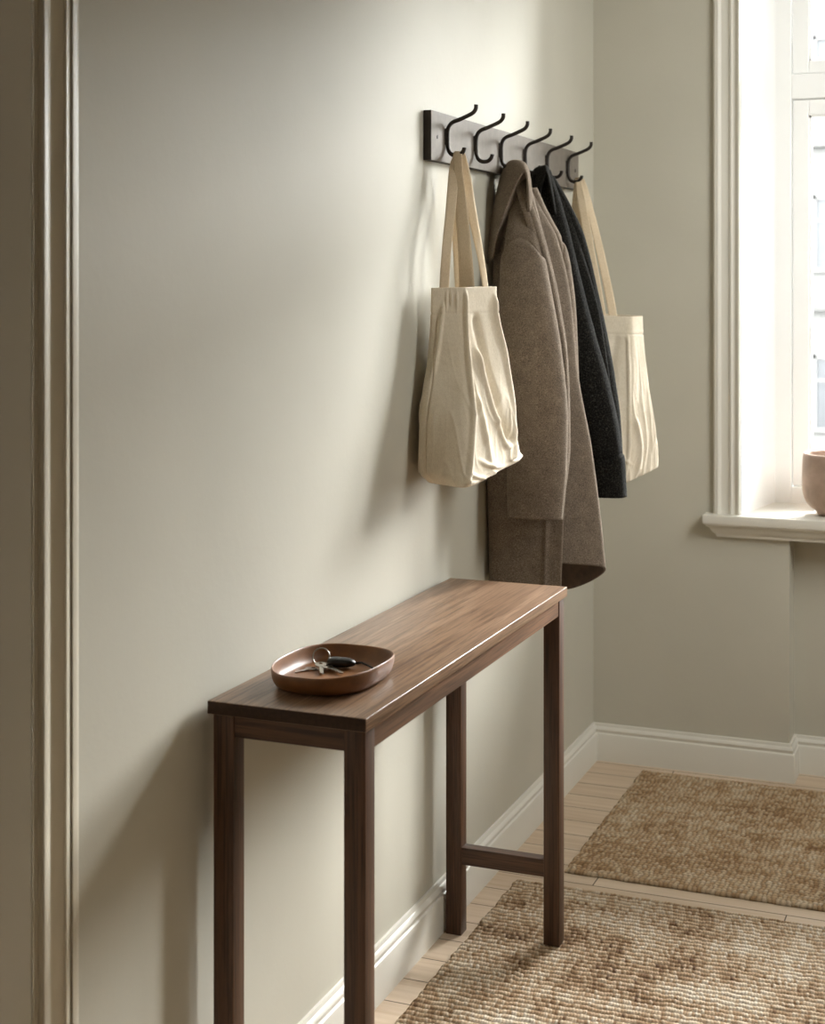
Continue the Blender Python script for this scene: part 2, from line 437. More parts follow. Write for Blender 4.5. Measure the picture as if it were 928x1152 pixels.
# ------------------------------------------------------------------ outside: facade across the street
b = thing('building', 'pale overexposed building seen across the street through the window glass', 'building', (0, 40, -9))
bm = bmesh.new(); box(bm, (-26, 40, -9), (26, 46, 10)); bm_obj('facade_wall', bm, M['facade'], b)
bm = bmesh.new()
for z in (-3.2, 1.05, 5.3, 9.4): box(bm, (-26.1, 39.75, z), (26.1, 40, z + .35))
bm_obj('cornice_band', bm, M['facade2'], b)
for i in range(-6, 6):
    for z in (-2.0, 2.15, 6.3):
        x0 = -3.62 + i * 3.0
        bm = bmesh.new()
        for a, c in (((x0, 39.9, z), (x0 + .12, 40.02, z + 1.9)), ((x0 + 1.28, 39.9, z), (x0 + 1.4, 40.02, z + 1.9)), ((x0, 39.9, z + 1.8), (x0 + 1.4, 40.02, z + 1.9)), ((x0 - .1, 39.85, z - .1), (x0 + 1.5, 40.02, z)), ((x0 + .12, 39.93, z + 1.2), (x0 + 1.28, 40.02, z + 1.27)), ((x0 + .66, 39.93, z), (x0 + .74, 40.02, z + 1.9))): box(bm, a, c)
        w = bm_obj('facade_window', bm, M['facade'], b)
        bm = bmesh.new(); box(bm, (x0 + .1, 39.97, z), (x0 + 1.3, 40.0, z + 1.85)); bm_obj('facade_pane', bm, M['fglass'], w)
bm = bmesh.new(); box(bm, (-60, 5.6, -9.2), (60, 60, -9.0)); struct(bm_obj('street_ground', bm, M['street']))

# ------------------------------------------------------------------ console table
TZ = 0.825
X0, X1, Y0, Y1 = 0.024, 0.300, 2.176, 3.309
tb = thing('console_table', 'narrow walnut console table with square legs standing against the left wall', 'table', (.16, 2.74, 0))
bm = bmesh.new(); box(bm, (.018, 2.166, TZ - .022), (.3055, 3.317, TZ), .0017, 3)
bm.normal_update()
for f in bm.faces: f.material_index = 1 if abs(f.normal.y) > .8 else 0
bm_obj('tabletop', bm, [M['top'], M['shaded_endgrain']], tb, angle=40)
LW = .038
RT = .013
for (xa, ya, zb) in ((X0, Y0, 0), (X1 - LW, Y0, 0), (X0, Y1 - LW, 0), (X1 - LW, Y1 - LW, RT)):
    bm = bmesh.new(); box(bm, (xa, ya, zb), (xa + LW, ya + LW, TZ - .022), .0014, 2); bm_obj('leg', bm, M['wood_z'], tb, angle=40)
AZ = .765
for nm, mat, lo, hi in (('end_apron', 'wood_x', (X0 + LW, Y0 + .004, AZ), (X1 - LW, Y0 + .022, TZ - .022)), ('end_apron', 'wood_x', (X0 + LW, Y1 - .022, AZ), (X1 - LW, Y1 - .004, TZ - .022)),
                        ('long_apron', 'wood_y', (X1 - .021, Y0 + LW, AZ), (X1 - .002, Y1 - LW, TZ - .022)), ('long_apron', 'wood_y', (X0 + .004, Y0 + LW, AZ), (X0 + .022, Y1 - LW, TZ - .022))):
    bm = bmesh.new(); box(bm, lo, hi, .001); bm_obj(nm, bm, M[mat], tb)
for y in (Y0, Y1 - LW):
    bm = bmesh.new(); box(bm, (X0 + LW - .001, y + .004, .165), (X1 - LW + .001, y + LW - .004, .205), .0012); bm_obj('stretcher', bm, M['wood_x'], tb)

# ------------------------------------------------------------------ dish with keys
dc = (.158, 2.362)
def sq(a, b, n, k, p=2.6):
    th = 2 * math.pi * k / n; c, s_ = math.cos(th), math.sin(th)
    return (a * math.copysign(abs(c) ** (2 / p), c), b * math.copysign(abs(s_) ** (2 / p), s_))
prof = [(0.0, .0), (.80, .0), (.88, .0015), (.945, .007), (.985, .017), (1.0, .029), (1.0, .034), (.985, .036), (.968, .0345), (.955, .029), (.93, .018), (.88, .0095), (.80, .0065), (0.0, .006)]
N = 96; vs, fs = [], []
AX, BY = .092, .128
for i, (s_, z) in enumerate(prof):
    for k in range(N):
        wv = 1 + .012 * math.sin(2 * 2 * math.pi * k / N + 1.0)
        x, y = sq(AX * (s_ if s_ > 0 else .001), BY * (s_ if s_ > 0 else .001), N, k)
        zz = z + (.004 * math.cos(2 * math.pi * k / N * 2 + .4) if i in (5, 6, 7, 8) else 0) * .5
        vs.append((dc[0] + x * wv, dc[1] + y * wv, TZ + .0005 + zz))
fs = grid_faces(len(prof), N, True)
ds = pd_obj('oval_dish', vs, fs, M['dish'])
tag(ds, 'brown oval catch-all dish with low curved sides on the console table', 'dish')
sub = ds.modifiers.new('s', 'SUBSURF'); sub.levels = sub.render_levels = 1

kz = TZ + .0075
kx, ky = dc[0] - .03, dc[1] + .03
kt = thing('key_bunch', 'bunch of steel keys and black fob on a ring inside the oval dish', 'keys', (dc[0], dc[1], TZ + .006))
# ring tilted up, leaning on the fob
bm = bmesh.new()
rc = Vector((.110, 2.412, kz + .018)); R = .0155
e1 = Vector((.95, .15, 0)).normalized(); e2 = Vector((-.1, .45, .88)).normalized()
tube(bm, [rc + (e1 * math.cos(q) + e2 * math.sin(q)) * R for q in [2 * math.pi * i / 40 for i in range(41)]], .0013, 8)
bm_obj('split_ring', bm, M['steel'], kt, smooth=True)
def key(p, ang, ln, tilt=0.0):
    bm = bmesh.new()
    # bow with hole, blade with cuts
    n = 20; ro, ri, th = .0115, .004, .002
    for (za, zb) in ((0, th),):
        o = [bm.verts.new((ro * math.cos(2 * math.pi * k / n), ro * .9 * math.sin(2 * math.pi * k / n), za)) for k in range(n)]
        i_ = [bm.verts.new((ri * math.cos(2 * math.pi * k / n) - .004, ri * math.sin(2 * math.pi * k / n), za)) for k in range(n)]
        for k in range(n): bm.faces.new((o[k], o[(k + 1) % n], i_[(k + 1) % n], i_[k]))
        r = bmesh.ops.extrude_face_region(bm, geom=bm.faces[:])
        for v in [g for g in r['geom'] if isinstance(g, bmesh.types.BMVert)]: v.co.z = zb
    pts = [(.009, -.0045)] + [(.012 + (ln - .012) * k / 7, -.004 + (.0022 if k % 2 else 0)) for k in range(7)] + [(ln, -.001), (ln + .002, .001), (ln - .001, .0035), (.009, .004)]
    prism(bm, pts, 0.0, th)
    bmesh.ops.recalc_face_normals(bm, faces=bm.faces)
    mat = Matrix.Translation(p) @ Matrix.Rotation(ang, 4, 'Z') @ Matrix.Rotation(tilt, 4, 'Y')
    bm.transform(mat)
    bm_obj('key', bm, M['steel'], kt, angle=40)
key((.115, 2.400, kz + .006), math.radians(-63), .045, .10)
key((.129, 2.396, kz + .005), math.radians(-28), .044, .08)
key((.102, 2.388, kz + .0005), math.radians(-115), .036, 0)
# fob: rounded black body
vs = []; n = 24; rows = 12
fc = Vector((.147, 2.418, kz + .010)); fd = Vector((.88, .30, -.04)).normalized(); fs_ = Vector((-.30, .88, 0)).normalized(); fu = fd.cross(fs_)
for i in range(rows + 1):
    u = -1 + 2 * i / rows; w = max(.001, (1 - abs(u) ** 3.2)) ** .5 * (1 - .18 * u)
    for k in range(n):
        a = 2 * math.pi * k / n
        c_, s_ = math.cos(a), math.sin(a)
        vs.append(fc + fd * (.027 * u) + fs_ * (.0135 * w * math.copysign(abs(c_) ** .8, c_)) + fu * (.0085 * w * math.copysign(abs(s_) ** .8, s_)))
pd_obj('key_fob', vs, grid_faces(rows + 1, n, True) + [tuple(range(n))[::-1], tuple(range(rows * n, rows * n + n))], M['fob'], kt)
bm = bmesh.new()
a = fc + fd * .026
tube(bm, [a, a + Vector((.010, .003, .001)), a + Vector((.022, .001, -.002)), a + Vector((.033, -.004, -.004)), a + Vector((.036, -.007, -.005))], [.0022, .0018, .0016, .0018, .0028], 8)
bm_obj('leather_strap', bm, M['leather'], kt, smooth=True)

# ------------------------------------------------------------------ coat rack
RS = 0.0088  # slight tilt of the rail seen in the photo
def rz(y): return RS * (y - 3.19)
rk = thing('coat_rack', 'grey-brown wall rail with six dark iron double hooks', 'coat rack', (0, 3.81, 1.87))
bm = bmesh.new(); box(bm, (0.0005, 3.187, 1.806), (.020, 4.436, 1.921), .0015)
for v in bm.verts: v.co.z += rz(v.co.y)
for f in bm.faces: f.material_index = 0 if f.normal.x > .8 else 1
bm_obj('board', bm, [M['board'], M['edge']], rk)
bm = bmesh.new(); 
HY = [3.279, 3.480, 3.676, 3.881, 4.089, 4.301]
for y in HY:
    b0 = 1.866 + rz(y)
    bm = bmesh.new()
    ctl = [(.0965, b0 + .073), (.0955, b0 + .063), (.089, b0 + .0545), (.076, b0 + .048), (.055, b0 + .040), (.038, b0 + .034), (.0285, b0 + .024), (.0255, b0 + .010), (.0255, b0 - .012), (.0265, b0 - .026), (.032, b0 - .038), (.043, b0 - .0435), (.056, b0 - .0425), (.064, b0 - .036), (.067, b0 - .029), (.0675, b0 - .026)]
    pp = catmull([(x, 0, z) for x, z in ctl], 70)
    tube(bm, [(p[0], y, p[2]) for p in pp], .0050, 12)
    # wall plate joining hook to board
    box(bm, (.0195, y - .0055, b0 - .018), (.0235, y + .0055, b0 + .020), .0012)
    bm_obj('hook', bm, M['iron'], rk, smooth=True)
for y in (3.226, 4.398):
    bm = bmesh.new(); z = 1.862 + rz(y)
    prism(bm, [(.0045 * math.cos(a), .0045 * math.sin(a)) for a in [k * math.pi / 8 for k in range(16)]], 0, .0012)
    bm.transform(Matrix.Translation((.0196, y, z)) @ Matrix.Rotation(math.pi / 2, 4, 'Y'))
    box(bm, (.0206, y - .0009, z - .004), (.0212, y + .0009, z + .004))
    bm_obj('screw', bm, M['iron'], rk)

# ------------------------------------------------------------------ tote bags
def smooth_loop(P, sig):
    n = len(P); k = np.arange(-30, 31); w = np.exp(-.5 * (k / sig) ** 2); w /= w.sum()
    out = np.zeros_like(P)
    for kk, ww in zip(k, w): out += ww * np.roll(P, -kk, axis=0)
    return out

def fold(e, v, pts, w, amp):
    """ridge of width w (in edge units) following pts [(e,v)...]"""
    pe = np.interp(v, [p[1] for p in pts], [p[0] for p in pts])
    env = np.clip((v - pts[0][1]) / .06, 0, 1) * np.clip((pts[-1][1] - v) / .06, 0, 1)
    env = env * env * (3 - 2 * env)
    return amp * env * np.exp(-((e - pe) / w) ** 2)

def bag_mesh(zs_keys, NE=80, R=170, folds=(), rough_seed=0, hem=.05, sag=.02):
    """zs_keys: [(v, [4 corners (x,y,z)], sigma)] from top to bottom; returns outer shell verts, faces"""
    v = np.linspace(0, 1, R)
    C = interp_keys([k[0] for k in zs_keys], [k[1] for k in zs_keys], v)
    S = np.interp(v, [k[0] for k in zs_keys], [k[2] for k in zs_keys])
    n = NE * 4; e = np.arange(n) / NE
    V = np.zeros((R, n, 3))
    rg = np.random.default_rng(rough_seed)
    ph = rg.uniform(0, 6.28, 12); fq = rg.uniform(1.5, 7, 12); fv = rg.uniform(1, 9, 12)
    for r in range(R):
        P = np.concatenate([C[r, i] + (C[r, (i + 1) % 4] - C[r, i]) * (np.arange(NE) / NE)[:, None] for i in range(4)])
        P = smooth_loop(P, S[r] * 1.6)
        tg = np.roll(P, -1, 0) - np.roll(P, 1, 0); nr = np.stack([tg[:, 1], -tg[:, 0], np.zeros(n)], 1)
        nr /= np.linalg.norm(nr, axis=1)[:, None] + 1e-9
        d = np.zeros(n)
        for f in folds:
            for sh in (-4, 0, 4): d += fold(e + sh, v[r], *f)
        wob = sum(np.sin(2 * np.pi * e / 4 * round(q) + p + vv * v[r] * 2) for q, p, vv in zip(fq, ph, fv)) / 12
        d += .004 * wob * np.clip(v[r] * 3, .15, 1)
        lo = np.clip((v[r] - .12) / .5, 0, 1)
        for ii in range(n):
            q = Vector((math.cos(e[ii] / 4 * 6.283) * 2.2 + v[r] * 1.2, math.sin(e[ii] / 4 * 6.283) * 2.2, v[r] * 2.2 + rough_seed))
            a = 1 - abs(mnoise.noise(q)) * 2.2; b_ = 1 - abs(mnoise.noise(q * 2.3)) * 2.2
            lo2 = .3 + .7 * min(1, max(0, (e[ii] - .85) / .3))
            d[ii] += lo * lo2 * (.0050 * max(a, 0) ** 4 + .0012 * max(b_, 0) ** 2.5)
        V[r] = P + nr * d[:, None]
    return V, n

def closed_bottom(V, n, rows=12, sag=.012):
    R = len(V); last = V[-1]; c = last.mean(0)
    ext = []
    for k in range(1, rows + 1):
        f = k / rows
        q = last + (c - last) * f
        q[:, 2] = last[:, 2] * (1 - f) + c[2] * f - sag * math.sin(min(1, f * 2) * math.pi / 2) * (1 - .2 * f)
        ext.append(q)
    return np.concatenate([V, np.stack(ext)])

def ribbon(name, ctl, width, parent, mat, n=70, th=.0022):
    """ctl: [(point, width-direction)]"""
    P = catmull([c[0] for c in ctl], n); D = catmull([c[1] for c in ctl], n); D /= np.linalg.norm(D, axis=1)[:, None]
    T = np.gradient(P, axis=0); T /= np.linalg.norm(T, axis=1)[:, None]
    Nn = np.cross(T, D); Nn /= np.linalg.norm(Nn, axis=1)[:, None]
    wd = np.full(n, width) if not hasattr(width, '__len__') else np.interp(np.linspace(0, 1, n), np.linspace(0, 1, len(width)), width)
    us = np.linspace(-.5, .5, 7); rows = []
    for i in range(n):
        top = [P[i] + D[i] * u * wd[i] + Nn[i] * (th / 2 - .0012 * (2 * u) ** 4) for u in us]
        bot = [P[i] + D[i] * u * wd[i] - Nn[i] * (th / 2 - .0006 * (2 * u) ** 4) for u in us[::-1]]
        rows.append(top + bot)
    m = len(rows[0]); vs = [p for r in rows for p in r]
    return pd_obj(name, vs, grid_faces(n, m, True) + [tuple(range(m))[::-1], tuple(range((n - 1) * m, n * m))], mat, parent)

def make_tote(label, loc, keys, folds, seed, straps):
    root = thing('tote_bag', label, 'tote bag', loc, 'canvas tote bags on the coat rack')
    V, n = bag_mesh(keys, folds=folds, rough_seed=seed)
    R0 = len(V)
    # hem band slightly proud, stitched line below
    hemrow = int(R0 * .115)
    V[hemrow] += (V[hemrow].mean(0) - V[hemrow]) * np.array([.012, .012, 0])
    V[hemrow + 1] += (V[hemrow + 1].mean(0) - V[hemrow + 1]) * np.array([.03, .016, 0])
    V = closed_bottom(V, n)
    R = len(V)
    o = pd_obj('bag_body', V.reshape(-1, 3), grid_faces(R, n, True), M['canvas'], root)
    s = o.modifiers.new('thick', 'SOLIDIFY'); s.thickness = .002; s.offset = -1
    for ctl, wd in straps: ribbon('handle', ctl, wd, root, M['strap'])
    return root

# near tote on the first hook
y1 = HY[0]
hk = np.array((.047, y1, 1.866 + rz(y1) - .036))
A0, B0, C0, D0_ = (.030, 3.150, 1.512), (.097, 3.196, 1.514), (.140, 3.305, 1.516), (.075, 3.345, 1.516)
keysA = [
    (0.00, [A0, B0, C0, D0_], 4),
    (0.12, [(.027, 3.148, 1.452), (.099, 3.190, 1.452), (.142, 3.308, 1.455), (.075, 3.36, 1.455)], 5),
    (0.32, [(.022, 3.135, 1.345), (.113, 3.165, 1.345), (.162, 3.322, 1.352), (.060, 3.39, 1.352)], 6),
    (0.62, [(.012, 3.094, 1.195), (.145, 3.110, 1.195), (.178, 3.345, 1.205), (.050, 3.42, 1.205)], 7),
    (0.85, [(.014, 3.098, 1.105), (.152, 3.070, 1.100), (.182, 3.365, 1.135), (.050, 3.42, 1.135)], 6),
    (1.00, [(.026, 3.130, 1.076), (.154, 3.052, 1.077), (.182, 3.375, 1.113), (.055, 3.42, 1.113)], 5.0)]
foldsA = [([(1.02, .0), (1.03, .35), (1.02, .65), (.98, 1.0)], .035, .010),
          ([(.42, .05), (.30, .28), (.22, .40)], .05, .006),
          ([(1.22, .25), (1.45, .55), (1.72, .80)], .05, .011),
          ([(1.12, .45), (1.3, .7), (1.42, .92)], .045, .008),
          ([(1.30, .10), (1.42, .35), (1.62, .62), (1.80, .78)], .09, -.012),
          ([(1.90, .02), (1.93, .5), (1.80, .95)], .06, .009),
          ([(1.12, .75), (1.35, .85), (1.62, .98)], .04, .006),
          ([(1.0, .82), (1.12, .9), (1.30, 1.02)], .035, .006),
          ([(.26, .12), (.24, .5), (.22, .99)], .016, -.0045),
          ([(.62, .0), (.64, .10)], .03, .005), ([(.78, .0), (.80, .12)], .03, .004), ([(.50, .0), (.50, .12)], .03, .004)]
def pt(px, py, Y): return np.array(at(px, py, Y))
sx = np.array((1.0, .25, 0)); sy = np.array((.35, 1, 0)); se = np.array((.35, .94, .1))
strapsA = [
    # outer handle: wide strap facing the camera, then over the hook and down the right side
    ([(pt(525.5, 334, 3.250), (1, .2, 0)), (pt(523.5, 290, 3.228), (1, .2, 0)), (pt(519.5, 240, 3.25), (1, .15, 0)), (pt(515.5, 195, 3.268), (1, .1, 0)), (pt(515.0, 176, 3.272), (1, .1, -.1)),
      (pt(516.0, 171.5, 3.279), (1, .1, -.15)), (pt(518.5, 174, 3.287), (1, .2, -.1)), (pt(524, 200, 3.292), (.9, .6, 0)), (pt(531, 240, 3.296), (.7, .8, 0)), (pt(541, 290, 3.300), (.45, .9, 0)), (pt(548.0, 336, 3.306), (.3, 1, 0))], [.038, .033, .030, .024, .022, .022, .022, .026, .026, .022, .022]),
    # inner handle, wall side
    ([(pt(499, 336, 3.190), (.6, .8, 0)), (pt(502, 285, 3.185), (.6, .8, 0)), (pt(507, 235, 3.235), (.6, .6, 0)), (pt(511, 190, 3.270), (.9, .3, 0)), (pt(514, 177, 3.276), (1, .1, -.1)), (pt(515, 174.5, 3.281), (1, .1, -.1)),
      (pt(515.5, 178, 3.288), (1, .1, 0)), (pt(514.5, 220, 3.300), (.9, .4, 0)), (pt(515, 270, 3.325), (.8, .6, 0)), (pt(518, 330, 3.345), (.8, .6, 0))], [.026, .026, .026, .024, .020, .020, .020, .024, .026, .026])]
make_tote('cream canvas tote hanging nearest the camera from the first hook, beside the brown coat', (.1, 3.25, 1.08), keysA, foldsA, 3, strapsA)

# far tote on the last hook
y6 = HY[5]
keysB = [
    (0.00, [(.070, 4.215, 1.440), (.225, 4.265, 1.432), (.246, 4.330, 1.434), (.095, 4.350, 1.440)], 4),
    (0.10, [(.068, 4.212, 1.392), (.226, 4.262, 1.388), (.248, 4.332, 1.388), (.095, 4.352, 1.392)], 4),
    (0.40, [(.060, 4.200, 1.250), (.232, 4.250, 1.245), (.262, 4.340, 1.245), (.090, 4.370, 1.250)], 6),
    (0.75, [(.055, 4.180, 1.080), (.236, 4.225, 1.075), (.290, 4.340, 1.080), (.085, 4.390, 1.080)], 6),
    (1.00, [(.065, 4.185, .955), (.215, 4.215, .953), (.292, 4.330, .992), (.09, 4.390, .985)], 3)]
foldsB = [([(.95, .10), (.98, .6), (1.0, 1.0)], .03, .006), ([(.55, .3), (.75, .6), (.85, .95)], .06, .008), ([(.4, .45), (.55, .75), (.62, 1)], .05, -.008),
          ([(1.1, .6), (1.3, .8), (1.4, 1.0)], .08, .008), ([(.7, .75), (.9, .86), (1.2, .92)], .05, .006), ([(.75, .1), (.62, .4), (.6, .7)], .08, -.006)]
strapsB = [
    ([(pt(690.5, 360, 4.285), (.8, .5, 0)), (pt(684, 325, 4.288), (.8, .5, 0)), (pt(672, 270, 4.292), (.7, .6, 0)), (pt(661, 225, 4.297), (.6, .6, 0)), (pt(655, 205, 4.300), (.9, .2, -.1)), (pt(653, 201, 4.302), (1, 0, -.1)), (pt(650, 204, 4.306), (1, .1, 0)),
      (pt(652, 240, 4.32), (1, .1, 0)), (pt(661, 300, 4.335), (1, .1, 0)), (pt(672, 360, 4.345), (1, 0, 0))], [.026, .026, .026, .024, .02, .02, .022, .026, .026, .026]),
    ([(pt(678, 362, 4.24), (1, .3, 0)), (pt(671, 320, 4.255), (1, .3, 0)), (pt(661, 265, 4.272), (1, .2, 0)), (pt(653.5, 222, 4.290), (1, .1, 0)), (pt(651, 207, 4.296), (1, 0, -.1)), (pt(650.5, 203.5, 4.302), (1, 0, -.1)), (pt(650, 207, 4.309), (1, 0, 0)), (pt(647, 260, 4.33), (1, 0, 0)), (pt(650, 360, 4.345), (1, 0, 0))], [.026, .026, .026, .026, .022, .022, .024, .028, .028])]
make_tote('cream canvas tote hanging farthest away from the last hook, behind the black coat', (.16, 4.28, .96), keysB, foldsB, 8, strapsB)

# ------------------------------------------------------------------ coats
def sheet(name, levels, parent, mat, n=140, R=150, wob=.004, seed=0, th=.005, closed=False, ftop=0.25, extra=None, lin_mat=None):
    """levels: list of (v, control points kx3). open (or closed) loft with soft vertical folds"""
    v = np.linspace(0, 1, R)
    C = interp_keys([l[0] for l in levels], [l[1] for l in levels], v)
    rg = np.random.default_rng(seed)
    k = 9; ph = rg.uniform(0, 6.28, k); fq = rg.uniform(2, 11, k); dr = rg.uniform(-2.5, 2.5, k); am = rg.uniform(.4, 1, k) / (fq ** .5)
    V = np.zeros((R, n, 3)); s = np.linspace(0, 1, n, endpoint=not closed)
    for r in range(R):
        P = C[r]
        if closed:
            k2 = len(P); Q = np.vstack([P, P, P]); full = catmull(Q, (3 * k2 - 1) * 40 + 1)
            L = catmull(Q, 3000); i0, i1 = k2 / (3 * k2 - 1), 2 * k2 / (3 * k2 - 1)
            idx = i0 + (i1 - i0) * s; P = np.stack([np.interp(idx, np.linspace(0, 1, 3000), L[:, j]) for j in range(3)], 1)
            tg = np.roll(P, -1, 0) - np.roll(P, 1, 0)
        else:
            P = catmull(P, n); tg = np.gradient(P, axis=0)
        nr = np.stack([tg[:, 1], -tg[:, 0], np.zeros(n)], 1); nr /= np.linalg.norm(nr, axis=1)[:, None] + 1e-9
        if closed: fqq = np.round(fq * .6)
        else: fqq = fq * .6
        d = sum(a * np.sin(2 * np.pi * q * s + p + g * v[r]) for a, q, p, g in zip(am, fqq, ph, dr)) / 3.0 * wob * (ftop + (1 - ftop) * v[r])
        if extra is not None: d = d + extra(s, v[r])
        V[r] = P + nr * d[:, None]
    o = pd_obj(name, V.reshape(-1, 3), grid_faces(R, n, closed), mat, parent)
    so = o.modifiers.new('thick', 'SOLIDIFY'); so.thickness = th; so.offset = -1.0
    if lin_mat is not None:
        o.data.materials.append(lin_mat); so.material_offset = 1; so.material_offset_rim = 0
    return o

def lv(v, z, pts):
    """control ring at height z (number or list)"""
    zz = z if hasattr(z, '__len__') else [z] * len(pts)
    return (v, [(p[0], p[1], q) for p, q in zip(pts, zz)])

def ell(v, z, cx, cy, rx, ry, tilt=0.0, dz=0.0, k=12, p=2.4):
    pts = []
    for i in range(k):
        a = 2 * math.pi * i / k; c, s_ = math.cos(a), math.sin(a)
        x = rx * math.copysign(abs(c) ** (2 / p), c); y = ry * math.copysign(abs(s_) ** (2 / p), s_)
        x, y = x * math.cos(tilt) - y * math.sin(tilt), x * math.sin(tilt) + y * math.cos(tilt)
        pts.append((cx + x, cy + y, z + dz * (c)))
    return (v, pts)

def xof(px, z, Y):  # world x of a pixel column on plane Y
    return at(px, 300, Y)[0]

# --- brown coat on the third hook
bc = thing('long_coat', 'long taupe brown wool coat hanging between the near tote and the black coat', 'coat', (.1, 3.68, .76))
body = [
    lv(0.00, 1.800, [(.088, 3.664), (.062, 3.660), (.036, 3.662), (.026, 3.676), (.034, 3.700), (.062, 3.706), (.092, 3.694), (.084, 3.676)]),
    lv(0.06, 1.735, [(.112, 3.650), (.070, 3.655), (.026, 3.660), (.018, 3.676), (.028, 3.715), (.075, 3.724), (.118, 3.700), (.105, 3.672)]),
    lv(0.15, 1.640, [(.146, 3.632), (.080, 3.645), (.020, 3.655), (.014, 3.676), (.025, 3.740), (.095, 3.750), (.168, 3.705), (.145, 3.664)]),
    lv(0.28, 1.500, [(.182, 3.626), (.090, 3.636), (.014, 3.648), (.012, 3.680), (.020, 3.755), (.115, 3.765), (.200, 3.712), (.170, 3.660)]),
    lv(0.48, 1.280, [(.216, 3.622), (.100, 3.622), (.010, 3.630), (.010, 3.690), (.018, 3.760), (.130, 3.770), (.224, 3.712), (.190, 3.655)]),
    lv(0.64, 1.110, [(.222, 3.612), (.105, 3.610), (.010, 3.612), (.010, 3.690), (.018, 3.765), (.140, 3.775), (.256, 3.716), (.186, 3.648)]),
    lv(0.85, [.900, .900, .900, .900, .900, .900, .920, .930], [(.208, 3.614), (.110, 3.606), (.016, 3.610), (.010, 3.690), (.018, 3.770), (.150, 3.782), (.280, 3.722), (.184, 3.640)]),
    lv(1.00, [.762, .760, .764, .764, .750, .722, .794, .818], [(.204, 3.612), (.112, 3.606), (.019, 3.612), (.010, 3.690), (.018, 3.775), (.165, 3.785), (.292, 3.724), (.183, 3.638)])]
def vent(s, v): return -.006 * np.exp(-((s - (.065 - .03 * (1 - v))) / .006) ** 2) * (v > .78)
sheet('coat_body', body, bc, M['brown'], wob=.005, seed=11, extra=vent, lin_mat=M['lining'])
# lapel / front edge strip running beside the sleeve
lap = [lv(0.0, 1.790, [(.070, 3.630), (.082, 3.632), (.094, 3.650), (.098, 3.675)]),
       lv(0.2, 1.660, [(.122, 3.606), (.136, 3.608), (.146, 3.622), (.140, 3.650)]),
       lv(0.5, 1.480, [(.170, 3.596), (.184, 3.598), (.194, 3.612), (.185, 3.650)]),
       lv(0.8, 1.300, [(.200, 3.592), (.214, 3.594), (.221, 3.606), (.210, 3.640)]),
       lv(.9, 1.130, [(.208, 3.594), (.216, 3.596), (.224, 3.608), (.215, 3.640)]),
       lv(1.0, .960, [(.190, 3.596), (.198, 3.598), (.205, 3.610), (.20, 3.640)])]
def lapx(s, v): return -.006 * np.exp(-((s - .36) / .06) ** 2) - .005 * np.exp(-((s - .68) / .05) ** 2)
sheet('lapel', lap, bc, M['brown'], n=50, R=90, wob=.001, seed=4, extra=lapx)
# near sleeve
def sl(px0, px1, py, Y, ry, v, dz=0, tilt=0.0):
    a, b = at(px0, py, Y), at(px1, py, Y)
    return ell(v, a[2], (a[0] + b[0]) / 2, Y, (b[0] - a[0]) / 2, ry, tilt, dz)
SY = 3.580
sleeve = [sl(574, 583, 204, 3.668, .008, 0.0), sl(573, 591, 225, 3.650, .014, .06), sl(570, 600.5, 248, 3.628, .020, .11), sl(567, 606.5, 268, 3.608, .025, .16), sl(565.5, 612.5, 300, 3.592, .030, .25), sl(564, 621, 345, SY, .033, .37),
          sl(565, 630, 400, SY, .034, .52), sl(570, 636, 470, SY, .033, .70), sl(572.5, 635, 520, 3.572, .031, .83), sl(573, 630, 581, 3.560, .028, 1.0, .0)]
def shseam(s, v):
    # curved armhole seam: fuller sleeve head below it
    c = np.cos(2 * np.pi * s); front = np.sin(2 * np.pi * s)
    vs_ = .165 + .055 * (np.abs(c) ** 2)
    return .009 / (1 + np.exp(-(v - vs_) / .004)) - .009 - .006 * np.exp(-((v - vs_) / .006) ** 2)
sheet('sleeve', sleeve, bc, M['brown'], n=120, R=160, wob=.005, seed=21, closed=True, extra=shseam)
# far sleeve with its shoulder seam
FY = 3.750
fsl = [sl(592, 602, 212, 3.700, .010, 0.0), sl(595, 612.5, 236, 3.720, .018, .06), sl(598, 629.5, 268, 3.738, .022, .14), sl(601, 636.5, 285, FY, .025, .18), sl(602, 640, 302, FY, .026, .22), sl(607, 645.5, 350, FY, .027, .35), sl(612, 648.5, 420, FY, .026, .52), sl(618, 650, 480, FY, .026, .70), sl(622, 648, 575, FY, .026, 1.0)]
def fseam(s, v):
    vs_ = .15 + .09 * (np.sin(2 * np.pi * s) < 0) * np.abs(np.sin(2 * np.pi * s)) ** 1.5
    return -.005 * np.exp(-((v - vs_) / .006) ** 2)
sheet('sleeve', fsl, bc, M['brown'], n=90, R=160, wob=.004, seed=5, closed=True, extra=fseam)
# collar folded over the hook
Oc = [(545.5, 300), (549.5, 272), (556, 234), (564, 196), (572.5, 182.5), (584, 181.5), (593, 189), (596.3, 206), (597.5, 236)]
Ic = [(554, 290), (559, 263), (569, 230), (579.5, 206), (586.5, 194.5), (591, 192), (593.2, 197), (594.5, 210), (596, 238)]
rows = []
for (ox, oy), (ix, iy) in zip(Oc, Ic):
    o = np.array(at(ox, oy, 3.700)); i = np.array(at(ix, iy, 3.612)); q = (o + i) / 2
    c = np.array((.055, 3.66, 1.72)); out = q - c; out[1] = 0; out /= np.linalg.norm(out)
    m = q + out * .009 + np.array((0, -.010, 0)); r1 = i + np.array((0, .004, 0)) - out * .006; r2 = i + np.array((0, .04, 0)) - out * .010
    b1 = o + np.array((0, .02, 0)) - out * .010
    rows.append([b1, o, m, i, r1, r2])
rows = np.array(rows)
fine = np.stack([catmull(rows[:, j], 90) for j in range(6)], 1)
fine = np.stack([catmull(fine[k], 36) for k in range(90)])
o = pd_obj('collar', fine.reshape(-1, 3), grid_faces(90, 36), M['brown'], bc)
